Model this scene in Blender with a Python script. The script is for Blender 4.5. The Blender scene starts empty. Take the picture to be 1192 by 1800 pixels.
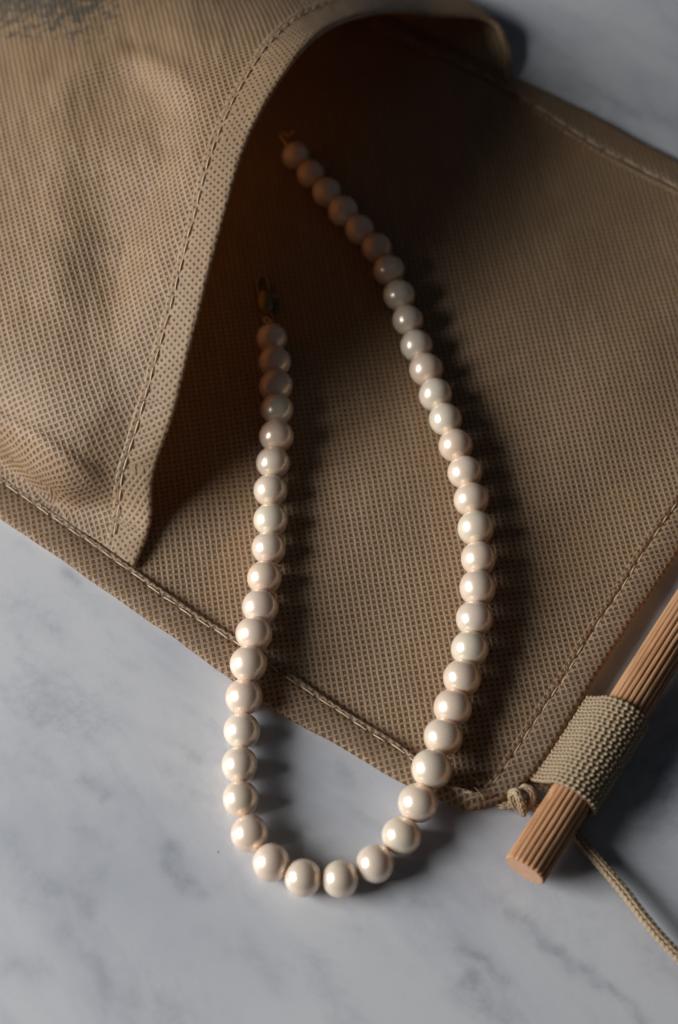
import bpy, math, random
import numpy as np
from mathutils import Vector, Matrix

random.seed(7)
rng = np.random.default_rng(7)
C = bpy.context.scene.collection
SC = bpy.context.scene
MM = 0.001

# ------------------------------------------------------------------ camera
ELEV, DIST, FPX = math.radians(62.0), 328.0, 2900.0     # looking down at the table, mm
sE, cE = math.sin(ELEV), math.cos(ELEV)
CAM = np.array([0.0, -DIST * cE, DIST * sE])
RT, UP, FW = np.array([1.0, 0, 0]), np.array([0, sE, cE]), np.array([0, cE, -sE])
cam_d = bpy.data.cameras.new('camera')
cam = bpy.data.objects.new('camera', cam_d)
C.objects.link(cam)
cam.matrix_world = Matrix(((RT[0], UP[0], -FW[0], CAM[0] * MM), (RT[1], UP[1], -FW[1], CAM[1] * MM),
                           (RT[2], UP[2], -FW[2], CAM[2] * MM), (0, 0, 0, 1)))
cam_d.sensor_fit = 'VERTICAL'
cam_d.sensor_height = 23.6
cam_d.lens = FPX / 1800 * 23.6
cam_d.clip_start, cam_d.clip_end = 0.01, 20
cam_d.dof.use_dof = True
cam_d.dof.focus_distance = 0.312
cam_d.dof.aperture_fstop = 7.0
SC.camera = cam

# ------------------------------------------------------------------ light: one window to the left, a dim room
SC.view_settings.view_transform = 'Standard'
SC.view_settings.look = 'None'
SC.view_settings.exposure = 0.0
SC.view_settings.gamma = 1.0
SC.render.engine = 'CYCLES'
SC.cycles.use_denoising = True
SC.cycles.max_bounces = 8
SC.cycles.sample_clamp_indirect = 4.0
W = bpy.data.worlds.new('World')
SC.world = W
W.use_nodes = True
W.node_tree.nodes['Background'].inputs[0].default_value = (0.80, 0.88, 1.0, 1)
W.node_tree.nodes['Background'].inputs[1].default_value = 0.026
ld = bpy.data.lights.new('window_light', 'AREA')
ld.shape = 'RECTANGLE'
ld.size, ld.size_y = 0.52, 0.43
ld.energy = 12.2
ld.color = (0.985, 0.99, 1.0)
lo = bpy.data.objects.new('window_light', ld)
C.objects.link(lo)
az, el, dist = math.radians(180 + 7), math.radians(26), 0.88
tgt = Vector((0.0, -0.01, 0.0))
lo.location = tgt + Vector((math.cos(az) * math.cos(el), math.sin(az) * math.cos(el), math.sin(el))) * dist
lo.rotation_euler = (tgt - lo.location).to_track_quat('-Z', 'Y').to_euler()


# ------------------------------------------------------------------ helpers
def at(px, py, z=0.0):
    """point in the world (mm) seen at a photograph pixel, at height z"""
    px, py, z = np.asarray(px, float), np.asarray(py, float), np.asarray(z, float)
    d = FW + ((px - 596) / FPX)[..., None] * RT - ((py - 900) / FPX)[..., None] * UP
    t = (z - CAM[2]) / d[..., 2]
    return CAM + d * t[..., None]


def pix(P):
    q = P - CAM
    zc = q @ FW
    return 596 + FPX * (q @ RT) / zc, 900 - FPX * (q @ UP) / zc


def cubic(xs, Y, x):
    """non-uniform Catmull-Rom (monotone-ish) along axis 0"""
    xs = np.asarray(xs, float)
    Y = np.asarray(Y, float)
    sec = (Y[1:] - Y[:-1]) / (xs[1:] - xs[:-1]).reshape((-1,) + (1,) * (Y.ndim - 1))
    m = np.empty_like(Y)
    m[0], m[-1] = sec[0], sec[-1]
    h = (xs[1:] - xs[:-1])
    w1 = (h[1:] / (h[1:] + h[:-1])).reshape((-1,) + (1,) * (Y.ndim - 1))
    m[1:-1] = w1 * sec[:-1] + (1 - w1) * sec[1:]
    i = np.clip(np.searchsorted(xs, x, side='right') - 1, 0, len(xs) - 2)
    hh = h[i].reshape((-1,) + (1,) * (Y.ndim - 1))
    t = ((x - xs[i]) / h[i]).reshape((-1,) + (1,) * (Y.ndim - 1))
    return ((2 * t**3 - 3 * t**2 + 1) * Y[i] + (t**3 - 2 * t**2 + t) * hh * m[i]
            + (-2 * t**3 + 3 * t**2) * Y[i + 1] + (t**3 - t**2) * hh * m[i + 1])


def resample(P, step=None, n=None):
    P = np.asarray(P, float)
    L = np.r_[0, np.cumsum(np.linalg.norm(np.diff(P, axis=0), axis=1))]
    xs = np.linspace(0, L[-1], 400)
    Q = cubic(L, P, xs)
    L2 = np.r_[0, np.cumsum(np.linalg.norm(np.diff(Q, axis=0), axis=1))]
    if n is None:
        n = max(3, int(round(L2[-1] / step)) + 1)
    s = np.linspace(0, L2[-1], n)
    return np.stack([np.interp(s, L2, Q[:, k]) for k in range(3)], 1), s


def unit(v):
    return v / np.maximum(np.linalg.norm(v, axis=-1, keepdims=True), 1e-9)


def frames(P):
    T = unit(np.gradient(P, axis=0))
    N = np.empty_like(P)
    n = np.array([0, 0, 1.0])
    for i in range(len(P)):
        n = n - T[i] * (n @ T[i])
        n = n / np.linalg.norm(n)
        N[i] = n
    return T, N, np.cross(T, N)


def vnoise(x, y, seed=0):
    """smooth value noise, numpy"""
    r = np.random.default_rng(seed).random((256, 256))
    xi, yi = np.floor(x).astype(int), np.floor(y).astype(int)
    fx, fy = x - xi, y - yi
    fx, fy = fx * fx * (3 - 2 * fx), fy * fy * (3 - 2 * fy)
    g = lambda a, b: r[a % 256, b % 256]
    return ((g(xi, yi) * (1 - fx) + g(xi + 1, yi) * fx) * (1 - fy)
            + (g(xi, yi + 1) * (1 - fx) + g(xi + 1, yi + 1) * fx) * fy)


def make_mesh(name, V, F, mat, uv=None, smooth=True, attrs=None):
    me = bpy.data.meshes.new(name)
    me.from_pydata((np.asarray(V, float) * MM).tolist(), [], [tuple(int(a) for a in f) for f in F])
    if uv is not None:
        li = np.empty(len(me.loops), np.int32)
        me.loops.foreach_get('vertex_index', li)
        lay = me.uv_layers.new(name='UVMap')
        lay.data.foreach_set('uv', np.asarray(uv, np.float32)[li].ravel())
    for k, a in (attrs or {}).items():
        at_ = me.attributes.new(k, 'FLOAT', 'POINT')
        at_.data.foreach_set('value', np.asarray(a, np.float32))
    if smooth:
        me.polygons.foreach_set('use_smooth', [True] * len(me.polygons))
    for m in (mat if isinstance(mat, (list, tuple)) else [mat]):
        me.materials.append(m)
    me.update()
    return me


def link(name, me, parent=None):
    o = bpy.data.objects.new(name, me)
    C.objects.link(o)
    if parent is not None:
        adopt(o, parent)
    return o


def world_of(o):
    m = o.matrix_basis.copy()
    if o.parent:
        m = world_of(o.parent) @ o.matrix_parent_inverse @ m
    return m


def adopt(o, parent):
    o.parent = parent
    o.matrix_parent_inverse = world_of(parent).inverted()


def tag(o, label, cat):
    o['label'] = label
    o['category'] = cat


def thing(name, loc_mm, label, cat):
    o = bpy.data.objects.new(name, None)
    o.empty_display_size = 0.01
    C.objects.link(o)
    o.location = [c * MM for c in loc_mm]
    tag(o, label, cat)
    return o


def grid_faces(nu, nv, close_u=False, close_v=False):
    i = np.arange(nu if close_u else nu - 1)
    j = np.arange(nv if close_v else nv - 1)
    I, J = np.meshgrid(i, j, indexing='ij')
    I2, J2 = (I + 1) % nu, (J + 1) % nv
    return np.stack([I * nv + J, I2 * nv + J, I2 * nv + J2, I * nv + J2], -1).reshape(-1, 4)


def tube_geo(P, rad, nsides=8, flat=1.0, cap=True):
    P = np.asarray(P, float)
    T, N, B = frames(P)
    a = np.linspace(0, 2 * math.pi, nsides, endpoint=False)
    rad = np.broadcast_to(np.asarray(rad, float), (len(P),))
    V = (P[:, None] + rad[:, None, None] * (N[:, None] * np.cos(a)[None, :, None] * flat + B[:, None] * np.sin(a)[None, :, None]))
    F = grid_faces(len(P), nsides, close_v=True).tolist()
    V = V.reshape(-1, 3)
    if cap:
        n = len(P)
        F.append(list(range(nsides))[::-1])
        F.append([(n - 1) * nsides + k for k in range(nsides)])
    return V, F


def merge(parts):
    VV, FF, o = [], [], 0
    for V, F in parts:
        VV.append(np.asarray(V))
        FF += [[a + o for a in f] for f in F]
        o += len(V)
    return np.concatenate(VV), FF


# ------------------------------------------------------------------ materials
class NT:
    def __init__(s, name):
        s.m = bpy.data.materials.new(name)
        s.m.use_nodes = True
        s.t = s.m.node_tree
        s.b = s.t.nodes['Principled BSDF']

    def n(s, kind, **kw):
        nd = s.t.nodes.new('ShaderNode' + kind)
        for k, v in kw.items():
            if k == 'ins':
                for a, b in v.items():
                    s.put(nd.inputs[a], b)
            else:
                setattr(nd, k, v)
        return nd

    def put(s, sock, v):
        if isinstance(v, bpy.types.NodeSocket):
            s.t.links.new(v, sock)
        else:
            sock.default_value = v

    def math(s, op, a, b=None, clamp=False):
        nd = s.n('Math', operation=op, use_clamp=clamp)
        s.put(nd.inputs[0], a)
        if b is not None:
            s.put(nd.inputs[1], b)
        return nd.outputs[0]

    def mix(s, f, a, b, blend='MIX'):
        nd = s.n('Mix', data_type='RGBA', blend_type=blend)
        s.put(nd.inputs[0], f)
        s.put(nd.inputs[6], a)
        s.put(nd.inputs[7], b)
        return nd.outputs[2]

    def rng(s, v, a, b, c, d, smooth=True):
        nd = s.n('MapRange', interpolation_type='SMOOTHSTEP' if smooth else 'LINEAR')
        for k, x in zip((0, 1, 2, 3, 4), (v, a, b, c, d)):
            s.put(nd.inputs[k], x)
        return nd.outputs[0]

    def noise(s, vec, scale, detail=3.0, rough=0.5, dist=0.0):
        nd = s.n('TexNoise')
        if vec is not None:
            s.put(nd.inputs['Vector'], vec)
        nd.inputs['Scale'].default_value = scale
        nd.inputs['Detail'].default_value = detail
        nd.inputs['Roughness'].default_value = rough
        nd.inputs['Distortion'].default_value = dist
        return nd.outputs[0]

    def bump(s, h, dist_mm, strength=1.0, normal=None):
        nd = s.n('Bump')
        nd.inputs['Strength'].default_value = strength
        nd.inputs['Distance'].default_value = dist_mm * MM
        s.put(nd.inputs['Height'], h)
        if normal is not None:
            s.put(nd.inputs['Normal'], normal)
        return nd.outputs[0]

    def out(s, **kw):
        for k, v in kw.items():
            s.put(s.b.inputs[k.replace('_', ' ')], v)


def rgba(r, g, b):
    return (r, g, b, 1)


CELL = 1.12     # mm between the embossed points of the cloth


def fabric_material(name, printed=False, reverse_shaded=False, pressed=False):
    """embossed non-woven cloth: a square grid of thin melted points; UV counts cells"""
    n = NT(name)
    uv = n.n('UVMap', uv_map='UVMap').outputs[0]
    wob = n.n('TexNoise', ins={'Vector': uv, 'Scale': 0.55, 'Detail': 2.0})
    wv = n.n('VectorMath', operation='SCALE', ins={0: wob.outputs['Color']})
    wv.inputs['Scale'].default_value = 0.34
    uvj = n.n('VectorMath', operation='ADD', ins={0: uv, 1: wv.outputs[0]}).outputs[0]
    sp0 = n.n('SeparateXYZ', ins={0: uvj})
    fr = n.n('VectorMath', operation='FRACTION', ins={0: uvj}).outputs[0]
    sp = n.n('SeparateXYZ', ins={0: fr})
    ax = n.math('ABSOLUTE', n.math('SUBTRACT', sp.outputs[0], 0.5))
    ay = n.math('ABSOLUTE', n.math('SUBTRACT', sp.outputs[1], 0.5))
    e0, e1 = (0.23, 0.34) if reverse_shaded else ((0.12, 0.26) if pressed else (0.18, 0.33))
    hx, hy = n.rng(ax, e0, e1, 1, 0), n.rng(ay, e0, e1, 1, 0)
    hole = n.math('MULTIPLY', hx, hy)
    # each melted point is a little different
    fl = n.n('VectorMath', operation='FLOOR', ins={0: uvj}).outputs[0]
    wn = n.n('TexWhiteNoise', noise_dimensions='2D', ins={'Vector': fl}).outputs[0]
    fib = n.noise(uv, 7.0, 3.0, 0.6)
    big = n.noise(uv, 0.13, 3.0, 0.55)
    thread = n.mix(n.rng(fib, 0.25, 0.75, 0, 1), rgba(0.45, 0.305, 0.166) if not reverse_shaded else rgba(0.385, 0.262, 0.146), rgba(0.64, 0.452, 0.262) if not reverse_shaded else rgba(0.54, 0.38, 0.222))  # on the folded hems, shade from their slope is painted as darker thread
    thread = n.mix(n.rng(big, 0.35, 0.7, 0, 0.30), thread, rgba(0.43, 0.305, 0.185))
    # some threads of the roll run lighter or darker than their neighbours
    ln = n.n('CombineXYZ', ins={0: n.math('FLOOR', n.math('ADD', sp0.outputs[0], 0.5)), 1: n.math('FLOOR', n.math('MULTIPLY', sp0.outputs[1], 0.11))}).outputs[0]
    lw = n.n('TexWhiteNoise', noise_dimensions='2D', ins={'Vector': ln}).outputs[0]
    thread = n.mix(n.rng(lw, 0.6, 1.0, 0, 0.26), thread, rgba(0.72, 0.54, 0.36))
    pt = n.mix(wn, rgba(0.105, 0.060, 0.030), rgba(0.225, 0.142, 0.078)) if not reverse_shaded else n.mix(wn, rgba(0.060, 0.034, 0.017), rgba(0.115, 0.068, 0.036))
    col = n.mix(n.math('MULTIPLY', hole, 0.88), thread, pt)
    if printed:
        a = n.n('Attribute', attribute_name='print').outputs['Fac']
        ragged = n.math('ADD', a, n.math('MULTIPLY', n.math('SUBTRACT', n.noise(uv, 0.50, 6.0, 0.85), 0.5), 3.2))
        col = n.mix(n.rng(ragged, 0.50, 0.60, 0, 0.85), col, rgba(0.100, 0.100, 0.086))
    # ribs along one direction stand a little higher, as on the rolled cloth
    rib = n.math('MULTIPLY', n.rng(ax, 0.30, 0.5, 0, 1), 0.16)
    h = n.math('ADD', n.math('SUBTRACT', 1.0, hole), rib)
    h = n.math('ADD', h, n.math('MULTIPLY', fib, 0.42))
    n.out(Base_Color=col, Roughness=n.rng(fib, 0.2, 0.8, 0.38, 0.54), Normal=n.bump(h, 0.34 if reverse_shaded else 0.25, 1.0))
    n.b.inputs['Specular IOR Level'].default_value = 0.95
    # the thin cloth lets a little warm light through
    tr = n.n('BsdfTranslucent', ins={'Color': n.mix(0.5, col, rgba(0.98, 0.58, 0.24))})
    ms = n.n('MixShader')
    ms.inputs[0].default_value = 0.44
    n.t.links.new(n.b.outputs[0], ms.inputs[1])
    n.t.links.new(tr.outputs[0], ms.inputs[2])
    n.t.links.new(ms.outputs[0], n.t.nodes['Material Output'].inputs['Surface'])
    return n.m


def thread_material(name, c0, c1, scale=1500):
    n = NT(name)
    co = n.n('TexCoord').outputs['Object']
    f = n.noise(co, scale, 3)
    n.out(Base_Color=n.mix(n.rng(f, 0.3, 0.7, 0, 1), rgba(*c0), rgba(*c1)), Roughness=0.5, Normal=n.bump(f, 0.05, 0.5))
    return n.m


def pearl_material():
    n = NT('pearl_nacre')
    oi = n.n('ObjectInfo').outputs['Random']
    co = n.n('TexCoord').outputs['Object']
    off = n.n('CombineXYZ', ins={0: oi, 1: n.math('MULTIPLY', oi, 3.7), 2: n.math('MULTIPLY', oi, 7.1)}).outputs[0]
    p = n.n('VectorMath', operation='ADD', ins={0: co, 1: off}).outputs[0]
    # the body colour drifts from cream to rose from pearl to pearl and over each one
    cl = n.noise(p, 260, 2)
    ramp = n.n('ValToRGB')
    e = ramp.color_ramp.elements
    e[0].position, e[0].color = 0.0, rgba(0.88, 0.745, 0.580)
    e[1].position, e[1].color = 1.0, rgba(0.88, 0.775, 0.590)
    for ps, c in ((0.3, (0.87, 0.715, 0.585)), (0.55, (0.85, 0.665, 0.510)), (0.8, (0.90, 0.80, 0.650))):
        k = e.new(ps)
        k.color = rgba(*c)
    n.put(ramp.inputs[0], n.math('FRACT', n.math('MULTIPLY', oi, 7.31)))
    col = n.mix(n.rng(cl, 0.35, 0.7, 0, 0.5), ramp.outputs[0], rgba(0.90, 0.69, 0.53))
    fine = n.noise(p, 1900, 4, 0.6)
    n.out(Base_Color=col, Metallic=0.27, Roughness=n.rng(cl, 0.3, 0.7, 0.25, 0.33), Normal=n.bump(n.math('ADD', n.noise(p, 420, 2), n.math('MULTIPLY', fine, 0.02)), 0.10, 0.35))
    b = n.b.inputs
    b['Subsurface Weight'].default_value = 0.4
    b['Subsurface Radius'].default_value = (1.0, 0.7, 0.45)
    b['Subsurface Scale'].default_value = 2.2 * MM
    b['Specular IOR Level'].default_value = 0.75
    b['Specular Tint'].default_value = rgba(1.0, 0.93, 0.92)
    b['Coat Weight'].default_value = 0.5
    b['Coat Roughness'].default_value = 0.17
    return n.m


def wood_material(name, end=False):
    n = NT(name)
    co = n.n('TexCoord').outputs['Object']
    mp = n.n('Mapping', ins={'Vector': co})
    mp.inputs['Scale'].default_value = (1, 1, 1) if end else (1, 1, 0.05)
    g = n.noise(mp.outputs[0], 900, 5, 0.65, 0.4)
    g2 = n.noise(mp.outputs[0], 3200, 3, 0.6)
    g3 = n.noise(co, 60, 2)
    if end:
        c = n.mix(n.rng(g, 0.3, 0.7, 0, 1), rgba(0.50, 0.285, 0.170), rgba(0.60, 0.36, 0.225))
    else:
        c = n.mix(n.rng(g, 0.3, 0.72, 0, 1), rgba(0.56, 0.305, 0.155), rgba(0.40, 0.190, 0.085))
        c = n.mix(n.rng(g2, 0.46, 0.72, 0, 0.75), c, rgba(0.25, 0.110, 0.048))
        c = n.mix(n.rng(g3, 0.4, 0.7, 0, 0.35), c, rgba(0.60, 0.36, 0.20))
    n.out(Base_Color=c, Roughness=0.62, Normal=n.bump(n.math('ADD', g, g2), 0.14, 0.8))
    n.b.inputs['Specular IOR Level'].default_value = 0.3
    return n.m


def metal_material(name, c, rough):
    n = NT(name)
    f = n.noise(n.n('TexCoord').outputs['Object'], 1200, 3)
    n.out(Base_Color=rgba(*c), Metallic=1.0, Roughness=n.rng(f, 0.3, 0.7, rough * 0.8, rough * 1.3))
    return n.m


def marble_material():
    n = NT('marble')
    co = n.n('TexCoord').outputs['Object']
    rot = n.n('Mapping', ins={'Vector': co})
    rot.inputs['Rotation'].default_value = (0, 0, math.radians(46))
    st = n.n('Mapping', ins={'Vector': rot.outputs[0]})
    st.inputs['Scale'].default_value = (0.38, 1.0, 1.0)
    v = st.outputs[0]
    big = n.noise(v, 26, 6, 0.58, 0.6)
    mid = n.noise(v, 85, 5, 0.6, 0.8)
    fine = n.noise(co, 420, 5, 0.7)
    grain = n.noise(co, 2600, 2, 0.5)
    vein = n.n('Attribute', attribute_name='vein').outputs['Fac']
    blue = n.n('Attribute', attribute_name='blue').outputs['Fac']
    c = n.mix(n.rng(big, 0.40, 0.66, 0, 1), rgba(0.590, 0.592, 0.602), rgba(0.455, 0.470, 0.512))
    c = n.mix(n.math('MULTIPLY', n.rng(n.math('ADD', n.math('MULTIPLY', mid, 0.7), n.math('MULTIPLY', fine, 0.3)), 0.48, 0.66, 0, 1), 0.36), c, rgba(0.390, 0.405, 0.440))
    ragged = n.math('MULTIPLY', vein, n.rng(n.math('ADD', n.math('MULTIPLY', mid, 0.65), n.math('MULTIPLY', fine, 0.40)), 0.38, 0.66, 0.25, 1.15), clamp=True)
    c = n.mix(n.math('MULTIPLY', ragged, 0.70), c, rgba(0.250, 0.265, 0.300))
    rb = n.math('MULTIPLY', blue, n.rng(fine, 0.34, 0.66, 0.45, 1.15), clamp=True)
    c = n.mix(n.math('MULTIPLY', rb, 0.75), c, rgba(0.200, 0.220, 0.290))
    spk = n.n('TexVoronoi', ins={'Vector': co, 'Scale': 95.0})
    sp = n.rng(spk.outputs['Distance'], 0.010, 0.026, 1, 0)
    keep = n.rng(n.n('SeparateColor', ins={0: spk.outputs['Color']}).outputs[0], 0.80, 0.83, 0, 1)
    c = n.mix(n.math('MULTIPLY', n.math('MULTIPLY', sp, keep), 0.75), c, rgba(0.07, 0.06, 0.055))
    c = n.mix(n.rng(grain, 0.35, 0.65, 0, 0.07), c, rgba(0.30, 0.30, 0.31))
    n.out(Base_Color=c, Roughness=n.rng(mid, 0.3, 0.7, 0.20, 0.28), Normal=n.bump(fine, 0.02, 0.25))
    n.b.inputs['Specular IOR Level'].default_value = 0.45
    n.b.inputs['Subsurface Weight'].default_value = 0.0
    return n.m


FAB = fabric_material('embossed_cloth')
FABR_SHADED = fabric_material('embossed_cloth_reverse_shaded', reverse_shaded=True)  # same cloth folded over, its colour darkened to paint in hem shade
FABM = fabric_material('embossed_cloth_pressed', pressed=True)
FABP = fabric_material('embossed_cloth_printed', True)
SEWN = thread_material('sewing_thread', (0.50, 0.37, 0.235), (0.62, 0.475, 0.315), 2500)
WEB = thread_material('webbing_yarn', (0.255, 0.180, 0.102), (0.365, 0.265, 0.158), 2600)
CORD = thread_material('cord_yarn', (0.32, 0.225, 0.128), (0.43, 0.315, 0.190), 2600)
PEARL = pearl_material()
WOOD, WOODEND = wood_material('fluted_beech'), wood_material('sawn_end_grain', True)
GOLD = metal_material('bright_gold_wire', (0.80, 0.56, 0.24), 0.3)
BRASS = metal_material('dull_brass', (0.30, 0.22, 0.115), 0.36)
SILK = thread_material('silk_thread', (0.62, 0.48, 0.32), (0.7, 0.56, 0.4))
MARBLE = marble_material()


# ------------------------------------------------------------------ the setting: marble table top
def smudges():
    """veins of the slab: (pixel pairs along it, half width mm, strength, bluish)"""
    return [
        ([(800, -10), (880, 50), (1000, 112), (1100, 190), (1192, 220)], 3.0, .50, 0),
        ([(1000, 150), (1110, 230), (1192, 262)], 2.4, .40, 0), ([(960, 10), (1060, 60)], 2.0, .25, 0),
        ([(1100, -20), (1200, 40)], 2.2, .3, 0),
        ([(75, 1235), (165, 1275)], 4.2, .36, 1), ([(40, 1290), (90, 1345)], 2.0, .36, 0), ([(150, 1372), (196, 1405)], 1.1, .55, 0),
        ([(140, 1465), (178, 1478)], 1.3, .50, 0), ([(300, 1290), (350, 1325)], 1.2, .42, 0), ([(310, 1508), (362, 1570)], 1.5, .80, 0),
        ([(380, 1650), (450, 1668)], 2.2, .42, 0), ([(430, 1640), (490, 1730)], 1.9, .55, 0), ([(100, 1555), (140, 1595)], 2.2, .45, 0),
        ([(110, 1645), (150, 1690), (185, 1760)], 1.4, .45, 0), ([(-10, 1700), (60, 1715)], 2.2, .42, 0), ([(200, 1515), (140, 1560)], 1.2, .26, 0),
        ([(905, 1618), (975, 1668), (1030, 1700), (1125, 1782)], 1.15, .85, 0), ([(808, 1672), (880, 1730)], 1.25, .85, 0),
        ([(812, 1735), (900, 1802)], 1.5, .8, 0), ([(1085, 1610), (1140, 1665)], 2.6, .50, 0), ([(735, 1572), (765, 1592)], .9, .5, 0),
        ([(820, 1570), (890, 1600)], 1.8, .30, 0), ([(40, 955), (60, 968)], 1.0, .5, 0), ([(110, 1012), (132, 1024)], 1.0, .7, 0),
        ([(200, 1160), (228, 1176)], 1.0, .5, 0), ([(595, 1345), (625, 1385)], 1.6, .72, 0), ([(560, 1338), (590, 1350)], 1.2, .4, 0),
        ([(610, 1420), (660, 1450)], 1.4, .4, 0), ([(545, 1460), (590, 1480)], 1.6, .3, 0),
        ([(1170, 1240), (1150, 1370), (1130, 1440)], 4.2, .55, 1), ([(1192, 1290), (1165, 1400)], 4.5, .75, 1), ([(1150, 1340), (1175, 1415)], 2.4, .8, 1),
        ([(30, 1060), (90, 1100)], 3.0, .22, 1), ([(220, 1290), (330, 1400)], 2.0, .2, 0), ([(10, 1480), (70, 1560)], 2.6, .26, 1),
        ([(250, 1750), (300, 1800)], 2.6, .3, 0), ([(640, 1640), (700, 1690)], 2.4, .22, 0), ([(1040, 1540), (1100, 1580)], 2.0, .22, 0),
        ([(30, 1215), (120, 1180)], 2.0, .22, 1), ([(560, 1700), (640, 1790)], 2.4, .2, 0), ([(1160, 1690), (1200, 1740)], 1.8, .4, 0),
    ]


xs = np.r_[-520, -300, -160, np.linspace(-105, 105, 300), 160, 300, 520]
ys = np.r_[-420, -250, -160, np.linspace(-120, 160, 400), 220, 400, 640]
X, Y = np.meshgrid(xs, ys, indexing='ij')
vein, blue = np.zeros_like(X), np.zeros_like(X)
wx = (vnoise(X / 6, Y / 6, 3) - .5) * 4.0 + (vnoise(X / 2, Y / 2, 5) - .5) * 1.6
wy = (vnoise(X / 6, Y / 6, 4) - .5) * 4.0 + (vnoise(X / 2, Y / 2, 6) - .5) * 1.6
for pts, hw, st_, bl in smudges():
    q = at(np.array([p[0] for p in pts]), np.array([p[1] for p in pts]))[:, :2]
    dmin = np.full_like(X, 1e9)
    for a, b in zip(q[:-1], q[1:]):
        ab = b - a
        t = np.clip(((X + wx - a[0]) * ab[0] + (Y + wy - a[1]) * ab[1]) / (ab @ ab), 0, 1)
        dmin = np.minimum(dmin, np.hypot(X + wx - a[0] - t * ab[0], Y + wy - a[1] - t * ab[1]))
    f = st_ * np.exp(-(dmin / (hw * 0.95 + .12)) ** 1.6 * 0.9)
    if bl:
        blue = np.maximum(blue, f)
    else:
        vein = np.maximum(vein, f)
top = np.stack([X, Y, np.zeros_like(X)], -1).reshape(-1, 3)
nx, ny = len(xs), len(ys)
F = grid_faces(nx, ny).tolist()
ring = [i * ny for i in range(nx)] + [(nx - 1) * ny + j for j in range(1, ny)] + [i * ny + ny - 1 for i in range(nx - 2, -1, -1)] + [j for j in range(ny - 2, 0, -1)]
low = top[ring] + np.array([0, 0, -20.0])
base = len(top)
for k in range(len(ring)):
    k2 = (k + 1) % len(ring)
    F.append([ring[k2], ring[k], base + k, base + k2])
F.append([base + k for k in range(len(ring))][::-1])
zz = np.zeros(len(ring))
tab = link('tabletop', make_mesh('tabletop', np.concatenate([top, low]), F, MARBLE, smooth=False,
                                 attrs={'vein': np.r_[vein.ravel(), zz], 'blue': np.r_[blue.ravel(), zz]}))
tab['kind'] = 'structure'
tab['label'] = 'pale grey marble table top with blue grey veins'

# ------------------------------------------------------------------ the bag
bag = thing('fabric_bag', tuple(at(560, 700)), 'tan embossed cloth pouch lying flat with its mouth arched open and print in the corner', 'bag')
GA = math.radians(8.7)


def cell_uv(xy, ang, off=(0, 0)):
    c, s = math.cos(-ang), math.sin(-ang)
    return np.stack([(xy[..., 0] * c - xy[..., 1] * s) / CELL + off[0], (xy[..., 0] * s + xy[..., 1] * c) / CELL + off[1]], -1)


def panel_h(x, y):
    """height of the bottom cloth above the marble (mm)"""
    h = 0.95 + 0.55 * np.sin(x * 0.083 + 0.6) * np.sin(y * 0.071 + 1.9) + 0.30 * np.sin(x * 0.19 - y * 0.13 + .5)
    cx, cy, _ = at(318, 905)
    a = ((x - cx) * 0.80 + (y - cy) * 0.6)
    b = (-(x - cx) * 0.6 + (y - cy) * 0.80)
    h = h + 1.5 * np.exp(-(a / 11) ** 2 - (b / 4.2) ** 2)
    cx, cy, _ = at(560, 640)
    h = h + 0.9 * np.exp(-((x - cx) / 16) ** 2 - ((y - cy) / 9) ** 2)
    return h


def curve2(pts, n):
    p = np.array(pts, float)
    return resample(at(p[:, 0], p[:, 1]), n=n)[0][:, :2]


nu, nv = 240, 170
u, v = np.meshgrid(np.linspace(0, 1, nu), np.linspace(0, 1, nv), indexing='ij')
cb = curve2([(-620, 500), (-300, 690), (0, 874), (110, 946), (226, 1031), (325, 1100), (430, 1172), (476, 1204), (602, 1281), (715, 1351), (770, 1392), (848, 1404)], nu)
ct = curve2([(-560, -690), (400, -95), (700, 50), (895, 145), (967, 182), (1043, 232), (1119, 275), (1192, 315), (1330, 392), (1490, 488)], nu)
cr = curve2([(848, 1404), (880, 1378), (912, 1335), (978, 1240), (1015, 1184), (1068, 1100), (1120, 1026), (1165, 950), (1200, 900), (1325, 725), (1490, 488)], nv)
cl = curve2([(-620, 500), (-600, 0), (-560, -690)], nv)
xy = ((1 - v)[..., None] * cb[:, None] + v[..., None] * ct[:, None] + (1 - u)[..., None] * cl[None] + u[..., None] * cr[None]
      - (((1 - u) * (1 - v))[..., None] * cb[0] + (u * (1 - v))[..., None] * cb[-1] + ((1 - u) * v)[..., None] * ct[0] + (u * v)[..., None] * ct[-1]))
edge = np.minimum(np.minimum(u * 60, (1 - u) * 60), np.minimum(v * 40, (1 - v) * 40)).clip(0, 1)
Z = 0.75 + (panel_h(xy[..., 0], xy[..., 1]) - 0.75) * edge
PV = np.concatenate([xy, Z[..., None]], -1).reshape(-1, 3)
o = link('back_panel', make_mesh('back_panel', PV, grid_faces(nu, nv), FAB, uv=cell_uv(xy.reshape(-1, 2), GA)), bag)


def thick(o, t, off=-1.0):
    m = o.modifiers.new('thickness', 'SOLIDIFY')
    m.thickness = t * MM
    m.offset = off


thick(o, 0.35)

# one stitch, shared by every seam (unit length along x)
sx = np.linspace(-0.5, 0.5, 7)
sP = np.stack([sx, 0 * sx, 0.10 * (1 - (2 * sx) ** 2)], 1)
sV, sF = tube_geo(sP, np.array([.035, .062, .072, .075, .072, .062, .035]), 5)
STITCH = make_mesh('stitch', sV, sF, SEWN)


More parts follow.
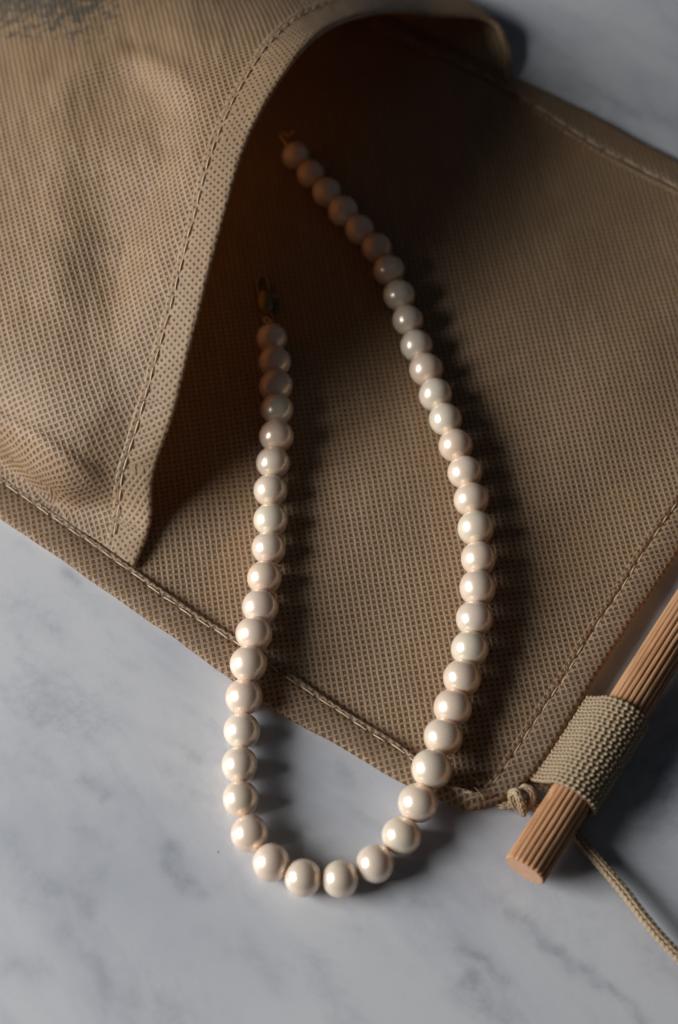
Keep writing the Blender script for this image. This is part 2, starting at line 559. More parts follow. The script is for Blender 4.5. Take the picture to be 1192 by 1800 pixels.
def sew(line, normals, hem, period=4.1, length=3.1, wob=.12, fat=1.0):
    """stitches along a line of points (mm)"""
    L = np.r_[0, np.cumsum(np.linalg.norm(np.diff(line, axis=0), axis=1))]
    s = period * 0.5
    while s < L[-1] - length * .5:
        a, b = s - length / 2, s + length / 2
        pa = np.array([np.interp(a, L, line[:, k]) for k in range(3)])
        pb = np.array([np.interp(b, L, line[:, k]) for k in range(3)])
        nm = np.array([np.interp(s, L, normals[:, k]) for k in range(3)])
        x = unit(pb - pa)
        x = unit(x + rng.normal(0, .035, 3))
        nm = unit(nm - x * (nm @ x))
        y = np.cross(nm, x)
        c = (pa + pb) / 2 + y * rng.normal(0, wob)
        ln = np.linalg.norm(pb - pa) * rng.uniform(.92, 1.06)
        o = bpy.data.objects.new('stitch', STITCH)
        C.objects.link(o)
        w = 2.3 * fat
        o.matrix_basis = Matrix(((x[0] * ln, y[0] * w, nm[0] * w, c[0] * MM), (x[1] * ln, y[1] * w, nm[1] * w, c[1] * MM),
                                 (x[2] * ln, y[2] * w, nm[2] * w, c[2] * MM), (0, 0, 0, 1)))
        # mesh data is already in metres x length 1 mm
        adopt(o, hem)
        s += period * rng.uniform(.95, 1.05)


def hem_strip(outer, ridge, zs=None, hgt=1.75, ang=GA, period=4.1, stitch_t=.86, label=None, groove=.32, off=(0, 0), do_sew=True, rows=1, taper=0.0):
    """folded hem: outer and ridge are pixel lines with heights (px, py, z of top)"""
    O, _ = resample(at(*np.array(outer, float).T), n=220)
    R, _ = resample(at(*np.array(ridge, float).T), n=220)
    n = len(O)
    mid = unit((R[-1] - R[0])[None, :2])[0]
    prof = [(.10, -.95), (.02, -.85), (-.02, -.55), (-.02, -.25), (.02, -.05), (.09, .04), (.22, .08), (.38, .10), (.52, .09), (.66, .06), (.76, -.02),
            (stitch_t - .04, -.10), (stitch_t, -groove / hgt - .03), (stitch_t + .04, -.10), (.94, .02), (1.0, -.02), (1.02, -.20), (1.01, -.50), (.95, -.55)]
    prof = np.array(prof)
    s = np.linspace(0, 1, n)
    L = np.linalg.norm(np.diff((O + R) / 2, axis=0), axis=1).sum()
    wav = (vnoise(s * L / 3.2, s * 0 + 1, 11 + n) - .5) * .22
    V = np.empty((n, len(prof), 3))
    for k, (t, dz) in enumerate(prof):
        tt = t + wav * (1 if t < .3 else .25) * .15
        base = O + (R - O) * tt[:, None]
        z = base[:, 2] + dz * hgt
        puck = (vnoise(s * L / 1.3, np.full(n, t * 5), 21) - .5) * .16
        V[:, k, :2] = base[:, :2]
        V[:, k, 2] = np.maximum(z + puck, 0.06)
    # fold reflects the cloth's grid about the hem line
    p0 = R.mean(0)[:2]
    d = V[..., :2] - p0
    al = (d @ mid)[..., None] * mid
    refl = p0 + 2 * al - d
    me = make_mesh('hem', V.reshape(-1, 3), grid_faces(n, len(prof)), FABR_SHADED, uv=cell_uv(refl.reshape(-1, 2), ang, off))
    ob = link('hem', me, bag)
    if label:
        ob['label'] = label
    line = O + (R - O) * stitch_t
    line[:, 2] = V[:, 12, 2] + 0.12
    if do_sew:
        for r in range(rows):
            ln = line + (O - R) * (.10 * r)
            ln[:, 2] = line[:, 2] + .1 * r
            sew(ln, np.tile(np.array([0, 0, 1.0]), (n, 1)), ob, period=period, length=period * .76)
    return ob


near_out = [(-620, 530, 1.7), (-300, 722, 1.7), (0, 908, 1.7), (98, 973, 1.7), (226, 1063, 1.7), (325, 1131, 1.7), (411, 1194, 1.7), (476, 1241, 1.7),
            (602, 1310, 1.7), (711, 1374, 1.7), (769, 1401, 1.7), (817, 1420, 1.9), (838, 1421, 2.2), (872, 1405, 2.4)]
near_rid = [(-620, 458, 1.7), (-300, 650, 1.7), (0, 835, 1.7), (113, 912, 1.7), (226, 992, 1.7), (325, 1063, 1.7), (434, 1131, 1.7), (476, 1159, 1.7),
            (602, 1245, 1.7), (727, 1327, 2.0), (772, 1374, 3.2), (814, 1386, 4.6), (838, 1393, 4.9), (866, 1392, 4.4)]
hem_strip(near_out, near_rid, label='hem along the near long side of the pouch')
far_out = [(400, -120, 1.6), (700, 30, 1.6), (895, 127, 1.6), (967, 163, 1.6), (1043, 201, 1.6), (1119, 243, 1.6), (1192, 282, 1.6), (1330, 360, 1.6), (1480, 445, 1.6)]
far_rid = [(400, -70, 1.6), (700, 68, 1.6), (895, 160, 1.6), (937, 190, 1.6), (1043, 262, 1.6), (1119, 303, 1.6), (1192, 340, 1.6), (1330, 420, 1.6), (1480, 505, 1.6)]
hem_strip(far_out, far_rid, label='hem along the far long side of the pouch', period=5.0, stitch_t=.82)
side_out = [(846, 1416, 3.0), (867, 1410, 3.0), (900, 1392, 3.2), (925, 1370, 3.4), (958, 1331, 3.6), (1010, 1248, 3.6), (1050, 1184, 3.5), (1104, 1100, 3.4),
            (1150, 1032, 3.2), (1192, 972, 3.0), (1330, 770, 2.6), (1500, 525, 2.2)]
side_rid = [(832, 1392, 2.2), (848, 1384, 2.4), (861, 1373, 2.6), (879, 1345, 2.8), (903, 1305, 2.8), (945, 1240, 2.8), (980, 1187, 2.8), (1034, 1100, 2.6),
            (1088, 1020, 2.4), (1124, 960, 2.4), (1192, 862, 2.2), (1320, 680, 2.0), (1460, 470, 1.8)]
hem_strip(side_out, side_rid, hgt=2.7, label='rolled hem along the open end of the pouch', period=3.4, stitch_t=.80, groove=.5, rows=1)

# front panel: rows run from the mouth back over the pouch, columns from the near seam over the arch to the far seam
ROWS = [
    [(236, 997, 1.9), (263, 927, 4), (268, 842, 9), (302, 736, 15), (338, 594, 20), (384, 418, 25), (440, 235, 29), (520, 103, 31), (626, 31, 24), (758, 28, 11.5), (880, 54, 4.6), (892, 92, 3.2), (893, 148, 1.2)],
    [(196, 968, 1.4), (210, 903, 3.6), (216, 838, 8.8), (248, 730, 14.4), (290, 583, 19.3), (336, 410, 24.2), (388, 231, 28.0), (468, 88, 29.8), (588, 4, 21.5), (740, -3, 10), (868, 38, 4.4), (887, 82, 3.0), (889, 143, 1.2)],
    [(113, 913, 1.3), (118, 884, 2.6), (112, 842, 8.6), (132, 740, 13.8), (192, 600, 17.5), (238, 420, 21.0), (292, 245, 25.5), (352, 84, 26.8), (480, -40, 16), (630, -50, 7), (770, -10, 4), (800, 40, 2.8), (812, 100, 1.2)],
    [(0, 838, 1.3), (6, 810, 2.6), (0, 766, 8), (25, 665, 13.8), (90, 520, 16.5), (140, 370, 18.0), (185, 205, 20), (250, 40, 20), (370, -100, 15), (520, -120, 8), (660, -70, 5), (690, -20, 3.5), (700, 45, 1.2)],
    [(-150, 742, 1.3), (-145, 715, 2.6), (-150, 665, 8), (-125, 565, 12), (-70, 420, 14), (-10, 270, 15.5), (40, 100, 16), (100, -70, 15), (220, -200, 11), (370, -230, 6), (510, -170, 4), (540, -120, 3), (550, -50, 1.2)],
    [(-320, 638, 2.0), (-315, 612, 3), (-310, 560, 6), (-285, 460, 8), (-230, 320, 9), (-170, 170, 10), (-110, 0, 10), (-50, -160, 9), (70, -300, 7), (220, -340, 5), (360, -290, 4), (390, -220, 3), (400, -150, 1.2)],
    [(-560, 494, 2.0), (-555, 470, 2.4), (-540, 420, 3.5), (-515, 330, 4), (-460, 190, 4.5), (-400, 40, 4.5), (-340, -130, 4.5), (-280, -290, 4), (-160, -430, 3.5), (-10, -470, 3), (120, -420, 2.5), (150, -350, 2), (160, -280, 1.2)],
]
VPAR = np.array([0, .055, .19, .38, .60, .80, 1.0])
T = np.array(ROWS, float)
T[..., 2] *= np.where(T[..., 2] > 2.5, np.array([1, 1, 1.12, 1.25, 1.34, 1.38, 1.38, 1.34, 1.22, 1.08, 1, 1, 1])[None, :], 1)
TP = at(T[..., 0], T[..., 1], T[..., 2])
d0 = np.linalg.norm(np.diff(TP[0], axis=0), axis=1)
UPAR = np.r_[0, np.cumsum(d0)] / d0.sum()
NU, NV = 300, 280
uu = np.linspace(0, 1, NU)
vv = np.linspace(0, 1, NV) ** 1.25
G = np.stack([cubic(UPAR, TP[r], uu) for r in range(len(ROWS))], 0)    # rows, NU, 3
SURF = cubic(VPAR, G, vv).transpose(1, 0, 2)                           # NU, NV, 3


def polydist(px, py, pts):
    best = np.full(px.shape, 1e9)
    side = np.zeros(px.shape)
    along = np.zeros(px.shape)
    pts = np.array(pts, float)
    seg = np.linalg.norm(np.diff(pts, axis=0), axis=1)
    cum = np.r_[0, np.cumsum(seg)] / seg.sum()
    for k, (a, b) in enumerate(zip(pts[:-1], pts[1:])):
        ab = b - a
        t = np.clip(((px - a[0]) * ab[0] + (py - a[1]) * ab[1]) / (ab @ ab), 0, 1)
        d = np.hypot(px - a[0] - t * ab[0], py - a[1] - t * ab[1])
        sd = np.sign((px - a[0]) * ab[1] - (py - a[1]) * ab[0])
        m = d < best
        best, side, along = np.where(m, d, best), np.where(m, sd, side), np.where(m, cum[k] + t * (cum[k + 1] - cum[k]), along)
    return best, side, along


def dents(S):
    px, py = pix(S)
    dz = np.zeros(px.shape)
    # spoon-shaped valley beside the hem
    d, sd, a = polydist(px, py, [(262, 130), (284, 190), (286, 245), (272, 312), (241, 362), (216, 418), (205, 490), (196, 560), (186, 660), (180, 740)])
    w = np.where(sd > 0, 46.0, 70.0)
    dep = 3.1 * np.interp(a, [0, .10, .30, .55, .8, 1], [.35, .85, 1.0, .95, .5, .0])
    dz -= dep * (0.88 * np.exp(-(d / w) ** 2) + 0.12 * np.exp(-np.sqrt(d * d + 9) / (w * .30)))
    # ridge on its left bank
    d, sd, a = polydist(px, py, [(110, 170), (120, 290), (110, 420), (95, 540)])
    dz += 1.1 * np.exp(-(d / 48) ** 2) * np.interp(a, [0, .2, .8, 1], [.5, 1, 1, .3])
    # soft fold that runs down to the near seam
    d, sd, a = polydist(px, py, [(-10, 742), (60, 775), (130, 822), (205, 862)])
    dz += 1.5 * np.exp(-(d / 20) ** 2) * np.interp(a, [0, .7, 1], [1, .9, .1])
    # brow above the valley, the cloth falls away behind it
    d, sd, a = polydist(px, py, [(90, 190), (150, 128), (205, 104), (255, 106), (310, 140), (345, 190)])
    dz += 1.5 * np.exp(-(d / 26) ** 2) * np.interp(a, [0, .3, .7, 1], [.2, 1, 1, .1])
    # small crumples
    dz += (vnoise(px / 46, py / 60, 31) - .5) * 0.3 + (vnoise(px / 17, py / 30, 32) - .5) * 0.22
    return dz


seam = np.minimum(np.minimum(uu / .05, (1 - uu) / .12).clip(0, 1), 1)[:, None]
fade = np.interp(vv, [0, .05, .12], [.15, .35, 1.0])[None, :]
SURF[..., 2] += dents(SURF) * seam * fade
SURF[..., 2] = np.maximum(SURF[..., 2], 1.15)

# unroll the panel so the cloth's grid keeps its size
st = 10
iu, iv = np.unique(np.r_[np.arange(0, NU, st), NU - 1]), np.unique(np.r_[np.arange(0, NV, st), NV - 1])
S0 = SURF[np.ix_(iu, iv)]
Q = S0[..., :2].copy()


def relax(Q, S0, its=2600):
    e = []
    for (a, b) in (((slice(0, -1), slice(None)), (slice(1, None), slice(None))), ((slice(None), slice(0, -1)), (slice(None), slice(1, None))),
                   ((slice(0, -1), slice(0, -1)), (slice(1, None), slice(1, None))), ((slice(1, None), slice(0, -1)), (slice(0, -1), slice(1, None)))):
        e.append((a, b, np.linalg.norm(S0[a] - S0[b], axis=-1)))
    for _ in range(its):
        acc, cnt = np.zeros_like(Q), np.zeros(Q.shape[:2])
        for a, b, l in e:
            d = Q[b] - Q[a]
            n = np.linalg.norm(d, axis=-1) + 1e-9
            c = d * ((n - l) / n * .5)[..., None]
            acc[a] += c
            acc[b] -= c
            cnt[a] += 1
            cnt[b] += 1
        Q = Q + acc / cnt[..., None] * 1.2
    return Q


Q = relax(Q, S0)
t1 = np.stack([np.stack([np.interp(np.arange(NU), iu, Q[:, j, k]) for j in range(len(iv))], 1) for k in range(2)], -1)
FLAT = np.stack([np.stack([np.interp(np.arange(NV), iv, t1[i, :, k]) for i in range(NU)], 0) for k in range(2)], -1)
# turn the grid so it runs as the photograph shows on the left of the panel
ppx, ppy = pix(SURF)
k = np.argmin((ppx - 80) ** 2 + (ppy - 410) ** 2)
ci, cj = np.unravel_index(k, ppx.shape)
J = (FLAT[ci + 6, cj] - FLAT[ci - 6, cj])
Jp = (SURF[ci + 6, cj] - SURF[ci - 6, cj])[:2]
FA = math.radians(31 - 15) + math.atan2(J[1], J[0]) - math.atan2(Jp[1], Jp[0])
prn = (np.interp(ppy, [0, 30, 66, 96], [.82, .68, .50, 0]) * np.interp(ppx, [-60, 10, 150, 205, 260], [.55, .85, .9, .55, .1]))
prn = np.maximum(prn, np.interp(ppy, [-40, -5, 12], [1, .6, 0]) * np.interp(ppx, [150, 200, 330, 380], [0, .8, .6, 0]))
fp = link('front_panel', make_mesh('front_panel', SURF.reshape(-1, 3), grid_faces(NU, NV)[:, ::-1], FABP, uv=cell_uv(FLAT.reshape(-1, 2), FA),
                                   attrs={'print': prn.ravel()}), bag)
thick(fp, 0.35)

# its mouth hem: cloth folded back over the edge
NRM = unit(np.cross(np.gradient(SURF, axis=1), np.gradient(SURF, axis=0)))
if NRM[NU // 3, NV // 3, 2] < 0:
    NRM = -NRM


def surf_at(v, A=SURF):
    j = np.interp(v, vv, np.arange(NV))
    j0 = int(min(j, NV - 2))
    f = j - j0
    return A[:, j0] * (1 - f) + A[:, j0 + 1] * f


edge_tan = unit(np.gradient(FLAT[:, 0], axis=0))
hemV, hemUV = [], []
prof = [(.040, -.75), (.014, -.72), (.005, -.68), (.0012, -.52), (-.0008, -.30), (-.0008, .15), (.0012, .42), (.0035, .54), (.007, .60), (.012, .62), (.022, .62), (.034, .58), (.046, .50), (.052, .44), (.055, .36), (.058, .44), (.063, .52), (.067, .50), (.070, .30), (.071, .02)]
for t, h in prof:
    b = surf_at(max(t, 0))
    if t < 0:
        b = b + (b - surf_at(.02)) * (-t / .02)
    nrm = unit(surf_at(max(t, 0.0), NRM))
    bump = (vnoise(uu * 90, np.full(NU, t * 300), 41) - .5) * .14
    hemV.append(b + nrm * (h + bump)[:, None])
    f = surf_at(abs(t), FLAT)
    d = f - FLAT[:, 0]
    hemUV.append(FLAT[:, 0] + 2 * (d * edge_tan).sum(-1)[:, None] * edge_tan - d)
hemV, hemUV = np.stack(hemV, 1), np.stack(hemUV, 1)
mh = link('hem', make_mesh('hem', hemV.reshape(-1, 3), grid_faces(NU, len(prof)), FABM, uv=cell_uv(hemUV.reshape(-1, 2), FA)), bag)
mh['label'] = 'stitched hem round the arched mouth of the pouch'
k0 = int(NU * .015)
sew(hemV[k0:int(NU * .82), 14] + NRM[k0:int(NU * .82), 3] * .10, NRM[k0:int(NU * .82), 3], mh, period=3.6, length=2.75, wob=.05)

# a few loose fibres stand off the cut edges
hairs = []
for (hx_, hy_, hz) in [(1000, 1186, 3.6), (1006, 1180, 3.6), (996, 1192, 3.4), (990, 1200, 3.4), (834, 1384, 4.6), (842, 1380, 3), (940, 1240, 3),
                       (880, 1350, 3.2), (560, 1290, 1.6), (180, 1030, 1.6), (700, 1310, 2.1), (905, 1390, 2.6), (820, 1421, 1.2), (60, 945, 1.4)]:
    p = at(hx_, hy_, hz)
    a = rng.uniform(0, 6.28)
    d = np.array([math.cos(a), math.sin(a), rng.uniform(.1, .6)])
    bnd = np.array([-d[1], d[0], rng.uniform(-.3, .4)]) * rng.uniform(-1, 1)
    l = rng.uniform(1.2, 3.0)
    tt = np.linspace(0, 1, 7)[:, None]
    hairs.append(tube_geo(p + d * l * tt + bnd * l * .7 * tt ** 2, .028, 4))
V, Fc = merge(hairs)
lf = link('loose_fibres', make_mesh('loose_fibres', V, Fc, SEWN), bag)
lf['kind'] = 'stuff'

# ------------------------------------------------------------------ dowel
RD, ZD = 3.95, 5.4
dA, dB = at(922, 1531, ZD), at(1106, 1240, ZD)
dax = unit(dB - dA)
dlen = 150.0
nfl, per, nl = 22, 10, 150
th = np.linspace(0, 2 * math.pi, nfl * per, endpoint=False)
flute = np.abs(np.sin(th * nfl / 2))
flute = 1 - (1 - flute) ** 1.6
zl = np.r_[0, .12, .35, np.linspace(.8, dlen, nl)]
TH, ZL = np.meshgrid(th, zl, indexing='ij')
depth = .40 + .10 * (vnoise(TH * nfl / (2 * math.pi), ZL * 0 + 3, 51) - .5)
rr = RD - depth * (1 - flute)[:, None] - .05 * (vnoise(TH * 6, ZL / 3, 52) - .5)
rr = rr - np.interp(ZL, [0, .12, .35], [.22, .10, 0])
# a chip on the side that faces the cloth
chip_s = float((at(960, 1407, ZD) - dA) @ dax)
up3 = np.array([0, 0, 1.0])
dperp = unit(np.cross(dax, up3))                        # away from the pouch
V = (np.cos(TH)[..., None] * dperp + np.sin(TH)[..., None] * up3)
ch = np.exp(-((ZL - chip_s) / 1.1) ** 4) * np.exp(-(((TH - math.radians(158) + math.pi) % (2 * math.pi) - math.pi) / .34) ** 4)
rr = rr - .55 * ch
loc = np.stack([rr * np.sin(TH), rr * np.cos(TH), ZL], -1)
nth, nz = loc.shape[:2]
Vd = loc.reshape(-1, 3)
Fd = grid_faces(nth, nz, close_u=True).tolist()
mats = [0] * len(Fd)
for zi in (0, nz - 1):
    c = len(Vd)
    Vd = np.concatenate([Vd, [[0, 0, zl[zi]]]])
    for i in range(nth):
        a, b = i * nz + zi, ((i + 1) % nth) * nz + zi
        Fd.append([c, a, b] if zi == 0 else [c, b, a])
        mats.append(1)
me = make_mesh('wooden_dowel', Vd, Fd, [WOOD, WOODEND])
me.polygons.foreach_set('material_index', mats)
me.polygons.foreach_set('use_smooth', [m == 0 for m in mats])
dow = link('wooden_dowel', me)
dow.matrix_basis = Matrix(((up3[0], dperp[0], dax[0], dA[0] * MM), (up3[1], dperp[1], dax[1], dA[1] * MM), (up3[2], dperp[2], dax[2], dA[2] * MM), (0, 0, 0, 1)))
tag(dow, 'fluted reddish brown wooden dowel pushed through the webbing loop', 'dowel')

# ------------------------------------------------------------------ webbing loop sewn under the open end
s_lo = float((at(1000, 1398, ZD + 4.5) - dA) @ dax) + 1.1
s_hi = float((at(1096, 1248, ZD + 4.5) - dA) @ dax) + 1.6
RL = RD + .95
path = [(-12.0, 0.9), (-10.0, 1.2), (-8.3, 2.4), (-6.4, 4.7)]
a0 = math.radians(138)
for a in np.linspace(a0, -math.radians(80), 22):
    path.append((RL * math.cos(a), ZD + RL * math.sin(a)))
path += [(-2.0, .75), (-5.0, .6), (-8.5, .62), (-11.5, .85)]
pth, sl = resample(np.array([(w, 0, z) for w, z in path]), step=.125)
tang = unit(np.gradient(pth, axis=0))
nrm2 = np.stack([-tang[:, 2], 0 * tang[:, 0], tang[:, 0]], 1)
if nrm2[len(nrm2) // 4, 2] < 0:
    nrm2 = -nrm2
wid = s_hi - s_lo
PC, PL = .78, 1.16
ncw = int(round(wid / PC))
PC = wid / ncw
cs = np.linspace(0, wid, ncw * 8 + 1)
LL, CC = np.meshgrid(sl, cs, indexing='ij')
yi = np.floor(CC / PC - 1e-6)
xf = CC / PC - yi
bump = np.clip(np.cos(2 * math.pi * (LL / PL + .13 * (-1.0) ** yi + .05 * np.sin(yi * 1.7))), -1, 1)
h = .60 * (np.maximum(bump, -.5) * .5 + .5) * np.sqrt(np.clip(1 - (2 * xf - 1) ** 2, 0, 1)) ** 1.2 - .20
h = h + (vnoise(LL * 3, CC * 3, 61) - .5) * .07
skew = (vnoise(LL / 9, CC / 9, 62) - .5) * .5
edge_w = (vnoise(LL / 1.1, CC * 0, 63) - .5) * .22 * np.where(CC < 1, 1, np.where(CC > wid - 1, 1, 0))
base = pth[:, None, :] + nrm2[:, None, :] * h[..., None]
POS = dA + dax * (s_lo + CC + edge_w)[..., None] + dperp * (base[..., 0])[..., None] + up3 * (base[..., 2] - ZD)[..., None]
inner = pth[:, None, :] + nrm2[:, None, :] * (-.50 - .3 * h)[..., None]
POSI = dA + dax * (s_lo + CC + edge_w)[..., None] + dperp * (inner[..., 0])[..., None] + up3 * (inner[..., 2] - ZD)[..., None]
na, nb = LL.shape
Vw = np.concatenate([POS.reshape(-1, 3), POSI.reshape(-1, 3)])
Fo = grid_faces(na, nb)
Fi = grid_faces(na, nb)[:, ::-1] + na * nb
rim = []
for j in (0, nb - 1):
    for i in range(na - 1):
        a, b = i * nb + j, (i + 1) * nb + j
        rim.append([a, b, b + na * nb, a + na * nb])
for i in (0, na - 1):
    for j in range(nb - 1):
        a, b = i * nb + j, i * nb + j + 1
        rim.append([a, b, b + na * nb, a + na * nb])
wl = link('webbing_loop', make_mesh('webbing_loop', Vw, Fo.tolist() + Fi.tolist() + rim, WEB), bag)

# ------------------------------------------------------------------ cord, knotted at the corner of the pouch, running under the dowel


def braid(P, R=.76, pitch=1.06):
    """knitted cord: four columns of stacked V stitches round a core"""
    Pp, s = resample(P, step=.10)
    T_, N_, B_ = frames(Pp)
    parts = [tube_geo(Pp[::4], R * .60, 10)]
    fr = np.linspace(0, 1, 6)
    n = int(s[-1] / pitch) - 2
    for c in range(4):
        ph0 = c * math.pi / 2 + math.pi / 4
        for i in range(n):
            for sg in (1, -1):
                s0 = (i + .35 * (c % 2) + .5 + rng.normal(0, .04)) * pitch
                sv = np.minimum(s0 + fr * 1.55, s[-1])
                phi = ph0 + sg * (.62 - .52 * fr) + rng.normal(0, .03)
                rad = R * (.86 + .22 * np.sin(fr * math.pi * .9))
                k = np.clip(np.searchsorted(s, sv), 0, len(s) - 1)
                L_ = Pp[k] + (np.cos(phi) * rad)[:, None] * N_[k] + (np.sin(phi) * rad)[:, None] * B_[k]
                if np.linalg.norm(L_[-1] - L_[0]) < .5:
                    continue
                parts.append(tube_geo(L_, np.array([.10, .23, .27, .27, .23, .12]), 6))
    return merge(parts)


cord = thing('cord', tuple(at(1010, 1462)), 'tan braided cord knotted at the corner of the pouch and running out under the dowel', 'cord')
run = [(929, 1404, 2.6), (934, 1413, 1.9), (948, 1418, 1.4), (966, 1424, 1.25), (985, 1437, 1.2), (1006, 1459, 1.35), (1030, 1488, 1.9), (1062, 1526, 2.6), (1098, 1568, 3.0),
       (1130, 1610, 3.1), (1160, 1646, 3.0), (1192, 1680, 2.8), (1240, 1732, 2.2), (1330, 1828, 1.2)]
V, Fc = braid(at(*np.array(run, float).T))
link('cord_run', make_mesh('cord_run', V, Fc, CORD), cord)
knot = [(872, 1412, 1.2), (884, 1416, 1.3), (897, 1414, 1.5), (908, 1404, 2.4), (916, 1390, 3.6), (926, 1385, 4.3), (934, 1392, 4.2), (935, 1405, 3.2), (926, 1416, 1.6), (914, 1420, 1.2),
        (902, 1409, 2.6), (901, 1394, 4.2), (908, 1392, 5.0), (914, 1405, 4.4), (919, 1422, 2.6), (922, 1429, 1.4), (930, 1420, 1.2)]
V, Fc = braid(at(*np.array(knot, float).T), R=.56)
link('knot', make_mesh('knot', V, Fc, CORD), cord)

# ------------------------------------------------------------------ pearl necklace
NK = [(519.8, 274, 24.4), (546, 305.7, 24.6), (574.4, 338, 25.6), (603.2, 371.2, 26.4), (632, 403, 26.4), (662, 435.8, 26.8), (683.5, 475, 27.8), (701.7, 519, 27.4),
      (716.6, 563, 27.6), (732, 607.4, 28.2), (749.2, 649.5, 29), (765.7, 693.3, 29.4), (783, 737.2, 29.2), (801.2, 783, 30.2), (817.3, 829.8, 30), (828.6, 877.8, 30.4),
      (836.5, 928.5, 31.5), (841, 981.3, 30.8), (840, 1032.8, 32.6), (834, 1087, 32.2), (826, 1140.5, 32.4), (812, 1191.8, 33.4), (796.3, 1244, 34), (779.3, 1295, 34.2),
      (759, 1351.3, 35.4), (735.2, 1411.7, 34.9), (705.8, 1469.7, 33.9), (659.5, 1518, 33.8), (598.6, 1545, 33), (533, 1543, 33), (477, 1516, 33), (439, 1466, 32.8),
      (423, 1405, 32.4), (421, 1344.3, 32.3), (425.2, 1284.3, 31.8), (428.9, 1225.4, 32.8), (436.6, 1167.2, 32.5), (446.5, 1113.8, 31.6), (457.8, 1066.9, 31.7), (465, 1015.5, 30.2),
      (472.5, 963.2, 29.6), (475.8, 914.4, 29.6), (475.6, 862, 29.5), (480, 813.5, 29.1), (485.8, 766, 29.8), (486.7, 719.7, 28.4), (485, 678.3, 29), (482.8, 636, 28.2), (477.5, 594.4, 26.8)]
HEM_N, _ = resample(at(*((np.array(near_out) + np.array(near_rid)) / 2).T), n=200)


def ground(x, y):
    """height of what carries a pearl at x, y"""
    d = np.hypot(HEM_N[:, 0] - x, HEM_N[:, 1] - y)
    k = int(np.argmin(d))
    tn = unit((HEM_N[min(k + 2, 199)] - HEM_N[max(k - 2, 0)])[None, :2])[0]
    side = tn[0] * (y - HEM_N[k, 1]) - tn[1] * (x - HEM_N[k, 0])       # >0: on the pouch
    if side > 5.0:
        return float(panel_h(x, y)) + .15
    if side < -7.0:
        return 0.0
    if side > 0:
        return float(np.interp(side, [0, 3.2, 5.0], [1.9, 1.9, panel_h(x, y) + .15]))
    return float(np.interp(side, [-7, -3.6, 0], [0.0, 1.3, 1.9]))


neck = thing('pearl_necklace', tuple(at(600, 1000)), 'string of cream and rose pearls lying half inside the pouch and half on the marble', 'necklace')
pearl_meshes = []
for vi in range(5):
    nl_, nm_ = 26, 44
    ph = np.linspace(0, math.pi, nl_)
    th = np.linspace(0, 2 * math.pi, nm_, endpoint=False)
    PH, TT = np.meshgrid(ph[1:-1], th, indexing='ij')
    dirs = np.stack([np.sin(PH) * np.cos(TT), np.sin(PH) * np.sin(TT), np.cos(PH)], -1)
    dirs = np.concatenate([dirs.reshape(-1, 3), [[0, 0, 1], [0, 0, -1]]])
    r = np.ones(len(dirs))
    rs = np.random.default_rng(100 + vi)
    for _ in range(5):
        ax_ = unit(rs.normal(0, 1, (1, 3)))[0]
        r += rs.uniform(-.026, .026) * (dirs @ ax_) ** int(rs.integers(2, 5))
    r -= .05 * np.exp(-((1 - np.abs(dirs[:, 2])) / .012))          # dimple at the drill holes
    Vp = dirs * r[:, None]
    Fp = grid_faces(nl_ - 2, nm_, close_v=True).tolist()
    tp, bt = len(Vp) - 2, len(Vp) - 1
    for j in range(nm_):
        j2 = (j + 1) % nm_
        Fp.append([tp, j, j2])
        Fp.append([bt, (nl_ - 3) * nm_ + j2, (nl_ - 3) * nm_ + j])
    pearl_meshes.append(make_mesh('pearl', Vp, Fp, PEARL))
PC3, PR = [], []
for (px_, py_, rp) in NK:
    z = 4.0
    for _ in range(6):
        p = at(px_, py_, z)
        rmm = rp * float((p - CAM) @ FW) / FPX * 1.012
        z = ground(p[0], p[1]) + rmm * .985
    PC3.append(at(px_, py_, z))
    PR.append(rmm)
PC3 = np.array(PC3)
tan3 = unit(np.gradient(PC3, axis=0))
for i, (p, r) in enumerate(zip(PC3, PR)):
    o = bpy.data.objects.new('pearl', pearl_meshes[int(rng.integers(0, 5))])
    C.objects.link(o)
    qr = Vector(tan3[i]).to_track_quat('Z', 'Y').to_matrix() @ Matrix.Rotation(float(rng.uniform(0, 6.28)), 3, 'Z')
    sc_ = Matrix.Diagonal((r * rng.uniform(.985, 1.015), r * rng.uniform(.985, 1.015), r * rng.uniform(.965, 1.0)))
    o.matrix_basis = Matrix.Translation(Vector(p * MM)) @ (qr @ sc_).to_4x4()
    adopt(o, neck)
V, Fc = tube_geo(resample(PC3, step=.8)[0], .22, 6)
link('thread', make_mesh('thread', V, Fc, SILK), neck)


def torus_pts(c, ax1, ax2, R, n=28):
    a = np.linspace(0, 2 * math.pi, n)
    return c + R * (np.cos(a)[:, None] * ax1 + np.sin(a)[:, None] * ax2)


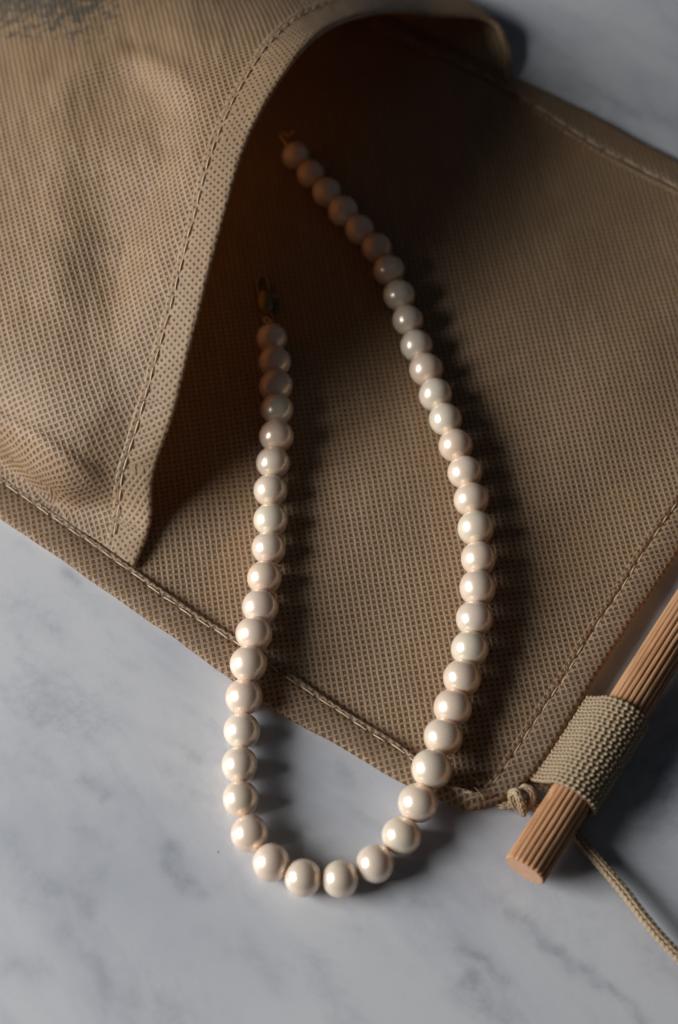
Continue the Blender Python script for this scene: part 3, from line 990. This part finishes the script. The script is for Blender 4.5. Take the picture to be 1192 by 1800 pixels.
# end of the string: wire wrap and ring
e0 = PC3[0]
g0 = at(498, 243, 3.2)
wrap = np.array([e0, at(505, 256, 4.6), at(500, 248, 5.0), at(495, 242, 5.0), at(493, 235, 4.6), at(498, 233, 4.4), at(504, 238, 4.2), at(510, 236, 4.4), at(516, 230, 4.6)])
V, Fc = tube_geo(resample(wrap, step=.25)[0], .33, 7)
link('end_wire', make_mesh('end_wire', V, Fc, GOLD), neck)

# lobster clasp at the other end
cl0 = at(466, 545, 1.9)
cl1 = at(468, 520, 2.0)
cl2 = at(461, 492, 1.9)
clasp_pts = np.array([at(470, 551, 1.9), at(469, 546, 1.9), at(468, 538, 2.0), at(467, 528, 2.1), at(466, 519, 2.1), at(464, 513, 2.0)])
cp, _ = resample(clasp_pts, n=24)
rad = np.interp(np.linspace(0, 1, 24), [0, .08, .25, .6, .9, 1], [.5, .8, 1.7, 1.95, 1.75, 1.2])
V, Fc = tube_geo(cp, rad, 14, flat=.62)
clasp = link('clasp', make_mesh('clasp', V, Fc, BRASS), neck)
hk = np.array([at(456, 516, 2.0), at(453, 506, 2.0), at(453, 496, 2.0), at(458, 488.5, 2.0), at(465, 487.5, 2.0), at(471, 494, 2.0), at(473.5, 504, 2.0), at(474, 514, 2.0)])
V, Fc = tube_geo(resample(hk, step=.25)[0], .42, 8)
link('hook', make_mesh('hook', V, Fc, BRASS), clasp)
lv = np.array([at(472, 526, 2.2), at(479, 522, 2.4), at(486, 521, 2.5), at(489, 523, 2.5)])
V, Fc = tube_geo(resample(lv, step=.2)[0], .42, 8)
link('lever', make_mesh('lever', V, Fc, BRASS), clasp)
rc = at(472, 560, 2.0)
V, Fc = tube_geo(torus_pts(rc, np.array([.9, 0, .25]), np.array([0, 1, .1]), 1.25), .24, 7, cap=False)
link('jump_ring', make_mesh('jump_ring', V, Fc, BRASS), neck)
tw = np.array([PC3[-1], at(476, 571, 3.0), at(473, 568, 2.8), at(467, 566, 2.6), at(464, 562, 2.4), at(468, 558, 2.3), at(474, 562, 2.4), at(476, 568, 2.8)])
V, Fc = tube_geo(resample(tw, step=.25)[0], .24, 6)
link('end_wire', make_mesh('end_wire', V, Fc, SILK), neck)
